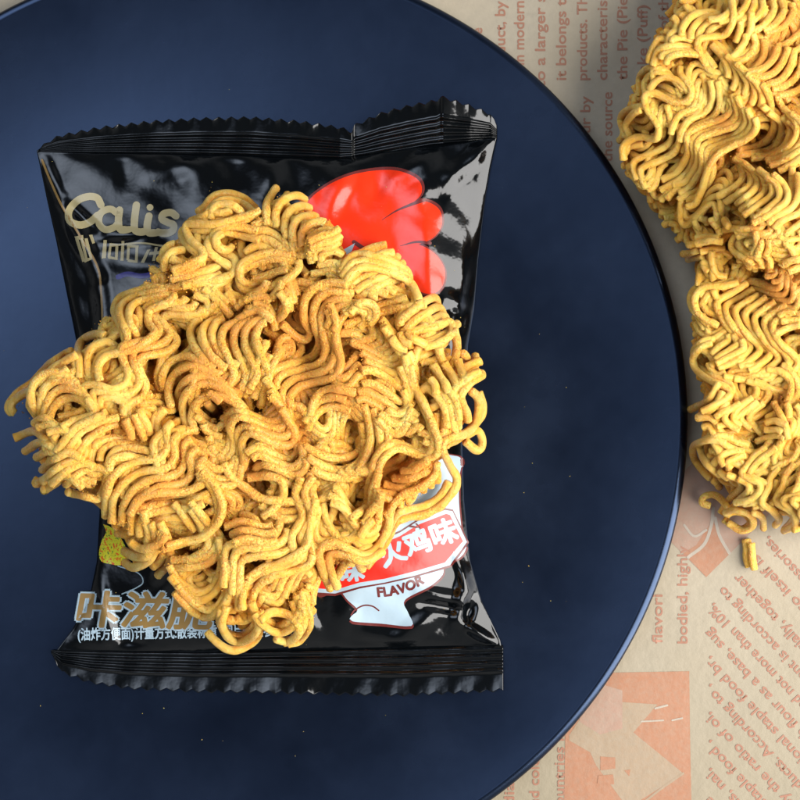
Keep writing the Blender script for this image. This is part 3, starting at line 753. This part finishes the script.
L(R4,5,[(110,60),(200,20),(260,-20)],(30,40),3)
L(R4,5,[(430,10),(350,70),(355,115),(410,160)],(-42,-2),4)
L(R4,5,[(290,190),(200,175),(110,200),(105,260),(150,330),(210,385)],(-30,28),2)
L(R4,5,[(340,245),(250,255),(200,285),(215,335)],(45,30),2)
L(R4,5,[(150,380),(190,410),(215,440)],(40,-10),2)
L(R4,5,[(470,5),(510,100),(540,190)],(0,0),1,lift=2)
L(R4,5,[(540,0),(560,60),(545,110)],(40,10),3)
L(R4,5,[(400,200),(480,180),(530,200)],(0,-40),3)
L(R4,5,[(555,175),(592,225),(560,290),(490,330),(440,370)],(40,30),3)
L(R4,5,[(225,370),(295,400),(305,435),(250,490),(190,565)],(40,18),2)
L(R4,5,[(475,240),(400,290),(340,370),(370,395),(430,425),(425,470),(370,510),(300,525)],(-40,-6),2)
L(R4,5,[(500,330),(460,390),(450,440),(415,510),(470,555),(500,600),(455,650)],(75,-10),3)
L(R4,5,[(620,470),(510,500),(570,560),(575,620),(500,655)],(50,8),2)
L(R4,5,[(150,535),(105,515),(115,475),(165,468),(205,500),(240,560)],(0,0),1)
L(R4,5,[(200,565),(260,550),(335,575),(350,620),(300,645),(240,610),(210,590)],(18,14),2)
L(R4,5,[(360,545),(405,590),(408,640)])
for k in range(6):L(R4,5,[(640+k*60,500),(600+k*60,570),(650+k*60,620),(620+k*60,660)])
lowc.finish(90)
up_root=empty('noodle_cake',tuple(W(780,110,2)),'upper golden noodle block at the top right edge, overlapping the block below it','noodle block')
upc=Cake(up_root,M['noodle_side'],10,34,PWR,3.6)
support(UPP,9);support(shrink(UPP,.85),15)
upc.fill(shrink(UPP,.97),80,0);upc.fill(shrink(UPP,.9),56,0);upc.level(shrink(UPP,.93),40,220)
def U(o,s_,pts,d=(0,0),n=1,**k):TB(o,s_,pts,d,n,cake=upc,**k)
R1=(610,0);s1=4.21;R2=(680,140)
U(R1,s1,[(310,20),(335,50),(380,70)])
U(R1,s1,[(240,185),(250,140),(290,130),(320,150)],(20,20),2)
U(R1,s1,[(295,180),(305,110),(350,62),(430,55),(480,90)],(34,14),4)
U(R1,s1,[(600,-40),(620,40),(590,110)],(30,20),2)
U(R1,s1,[(760,-20),(770,60),(720,120),(650,135)],(-40,-8),7)
U(R1,s1,[(850,60),(800,140),(740,190),(690,215)],(20,40),3)
U(R1,s1,[(190,265),(205,215),(270,195),(370,205),(400,250)],(18,18),3)
U(R1,s1,[(130,400),(125,330),(175,285),(240,305),(285,360)],(22,20),3)
U(R1,s1,[(510,-20),(520,80),(490,145),(440,155),(385,165),(375,200),(410,275)])
U(R1,s1,[(540,60),(545,110),(535,170)],(45,-12),2)
U(R1,s1,[(640,155),(650,220),(610,275),(560,290)],(-38,-22),3)
U(R1,s1,[(755,200),(760,270),(720,330),(660,350)],(-38,-12),4)
U(R1,s1,[(850,260),(830,330),(780,380),(700,400)],(-34,-22),5)
U(R1,s1,[(430,180),(480,230),(500,290),(485,345)],(36,30),6)
U(R1,s1,[(25,640),(60,560),(45,500),(80,455),(150,435)],(22,28),2)
U(R1,s1,[(290,270),(300,310),(350,370),(335,420),(270,425),(195,393),(150,405),(160,460),(205,530),(195,585),(120,580),(62,620),(60,690)])
U(R1,s1,[(240,445),(265,530),(250,600),(180,640),(100,680),(110,750)],(30,30),2)
U(R1,s1,[(395,300),(405,380),(375,440),(300,475),(270,520),(245,600)],(32,26),4)
U(R1,s1,[(200,765),(280,725),(330,640),(325,565),(380,530),(470,500),(515,450),(500,370)],(21,18),6)
U(R1,s1,[(640,440),(690,500),(670,580),(600,620),(520,630)],(34,18),4)
U(R1,s1,[(740,460),(790,520),(770,600),(700,650),(610,670)],(34,10),4)
U(R1,s1,[(860,560),(800,630),(720,680),(670,700)],(10,30),2)
U(R2,5,[(20,600),(80,590),(130,580)],(-5,-30),3)
U(R2,5,[(75,500),(140,480),(220,488)],(5,30),3)
U(R2,5,[(160,545),(160,620),(180,670),(235,685)])
U(R2,5,[(60,380),(110,460)],(45,-10),4)
U(R2,5,[(370,450),(380,520),(345,580)]);U(R2,5,[(450,440),(440,540),(400,625)],(-32,4),2)
U(R2,5,[(620,450),(490,475),(520,510),(545,570)],(40,30),2)
U(R2,5,[(640,580),(560,610),(490,640)],(25,38),4)
U(R2,5,[(640,120),(600,260),(530,340),(440,400)],(45,30),4)
U(R2,5,[(555,100),(560,230),(530,310),(440,360),(380,410)],(38,20),3)
U(R2,5,[(245,75),(300,130),(312,200),(240,262),(148,318)],(37,17),7)
U(R2,5,[(290,20),(200,70),(148,140),(110,250),(78,325),(20,345)],(0,0),1,lift=2)
upc.finish(95)
print('HM',[float(HM[y-GY0,x-GX0]) for x,y in ((208,400),(250,400),(300,450),(150,450),(760,100),(750,350))])
# the loose crumb
HM[670:720,800:830]=0
cr=empty('noodle_crumb',tuple(W(750,555,2)),'short broken noodle piece lying alone on the paper below the right hand blocks','noodle crumb')
cc=Cake(cr,M['noodle_side'],1.5,30,PWR,5.0)
cc.lay([(746,539),(748,548),(749,557),(753,568)],zamp=.2);cc.lay([(751,541),(752,550),(753,560),(755,570)],zamp=.2,r=3.6);cc.finish()

# seasoning grains
def grains(name,poly,pw,count,root_label,smin,smax):
    P=np.array(poly);V=[];F=[];k=0;x0,y0=P.min(0);x1,y1=P.max(0)
    ico=np.array([(1,1,1),(1,-1,-1),(-1,1,-1),(-1,-1,1)],float)/1.5
    fc=np.array([(0,1,2),(0,3,1),(0,2,3),(1,3,2)]);off=0
    while k<count:
        n=4000;x=rng.uniform(x0,x1,n);y=rng.uniform(y0,y1,n)
        ok=inpoly(x,y,P)&(rng.uniform(0,1,n)<np.clip((pw(x,y)-.10)*1.8,.07,1));x=x[ok];y=y[ok]
        for a,b_ in zip(x,y):
            xi,yi=int(a-GX0),int(b_-GY0);h=HM[np.clip(yi,0,GH-1),np.clip(xi,0,GW-1)]
            if h<8:continue
            r=rng.uniform(smin,smax);v=ico*r*(1+rng.normal(0,.25,(4,3)))
            v=v@np.linalg.qr(rng.normal(0,1,(3,3)))[0]
            V.append(W(a+v[:,0],b_+v[:,1],h+r*.05+v[:,2]));F.append(fc+off);off+=4;k+=1
            if k>=count:break
    return tag(meshobj(name,np.vstack(V),np.vstack(F),M['powder'],None,smooth=False),root_label,'seasoning',kind='stuff')
grains('seasoning_powder',shrink(OUT,.97),PW_MAIN,9000,'fine orange seasoning powder scattered over the noodle block on the packet',.4,1.0)
grains('seasoning_powder',shrink(UPP,.97),PWR,3200,'fine orange seasoning powder scattered over the upper right noodle block',.3,.8)
grains('seasoning_powder',shrink(LOW,.95),PWR,1800,'fine orange seasoning powder scattered over the lower right noodle block',.3,.8)

# a few grains fallen on the plate and packet
def specks(n):
    ico=np.array([(1,1,1),(1,-1,-1),(-1,1,-1),(-1,-1,1)],float)/1.5;fc=np.array([(0,1,2),(0,3,1),(0,2,3),(1,3,2)]);V=[];F=[];k=0
    while k<n:
        a=rng.uniform(0,math.tau);d=rng.uniform(0,1)**.7*130+ (205 if k%3 else 240)
        x,y=250+d*math.cos(a),420+d*math.sin(a)
        if x<2 or y<2 or math.hypot(x-221,y-421)>440 or inpoly(np.array([x]),np.array([y]),np.array(OUT))[0]:continue
        inp=Lx(y)+2<x<Rx(y)-2 and topy(x)+2<y<boty(x)-2
        if not inp and 30<x<510 and 95<y<700:continue
        z=float(pack_z(x,y)) if inp else float(plate_z(x,y))
        r=rng.uniform(.3,.75);v=(ico*r*(1+rng.normal(0,.25,(4,3))))@np.linalg.qr(rng.normal(0,1,(3,3)))[0]
        V.append(W(x+v[:,0],y+v[:,1],z+r*.5+v[:,2]));F.append(fc+4*k);k+=1
    tag(meshobj('crumb_dust',np.vstack(V),np.vstack(F),M['noodle_side'],None,smooth=False),'tiny pale crumbs of noodle dust dotted over the navy plate and black packet','crumbs',kind='stuff')
specks(45)

# ------------------------------------------------------------------ light and camera
w=bpy.data.worlds.new('World');bpy.context.scene.world=w;w.use_nodes=True
nt=w.node_tree;bg=nt.nodes['Background'];bg.inputs[1].default_value=1
# soft interior light: dim room plus an added bright lobe up to the left for the plate sheen
tc=nt.nodes.new('ShaderNodeTexCoord');dv=N(nt,'ShaderNodeVectorMath',operation='DOT_PRODUCT')
nt.links.new(tc.outputs['Generated'],dv.inputs[0]);dv.inputs[1].default_value=Vector((-.47,.29,.84)).normalized()
rp=ramp(nt,dv.outputs['Value'],[(0,(.46,.46,.46)),(.45,(.36,.37,.38)),(.68,(.09,.095,.10)),(.835,(.09,.10,.12)),(.90,(.42,.5,.65)),(.95,(2.2,2.55,3.1)),(1,(4.2,4.8,5.8))])
nt.links.new(rp,bg.inputs[0])
def area(name,frm,to,size,energy,col):
    l=bpy.data.lights.new(name,'AREA');l.shape='RECTANGLE';l.size=size[0]*S;l.size_y=size[1]*S;l.energy=energy;l.color=col
    o=bpy.data.objects.new(name,l);C.objects.link(o)
    a=Vector([(frm[0]-400)*S,(400-frm[1])*S,frm[2]*S]);b_=Vector([(to[0]-400)*S,(400-to[1])*S,to[2]*S])
    o.location=a;o.rotation_euler=(b_-a).to_track_quat('-Z','Y').to_euler();return o
area('window_light',(2600,850,1700),(350,400,0),(3100,3100),21.8,(1,.98,.955))
cam=bpy.data.cameras.new('camera');co=bpy.data.objects.new('camera',cam);C.objects.link(co)
co.location=(0,0,CAMH*S);cam.sensor_width=36;cam.lens=18*CAMH/400;cam.clip_start=.005;cam.clip_end=50
sc=bpy.context.scene;sc.camera=co
sc.view_settings.view_transform='Standard';sc.view_settings.look='None';sc.view_settings.exposure=0;sc.view_settings.gamma=1
sc.render.engine='CYCLES'
try:sc.cycles.use_denoising=True
except Exception:pass
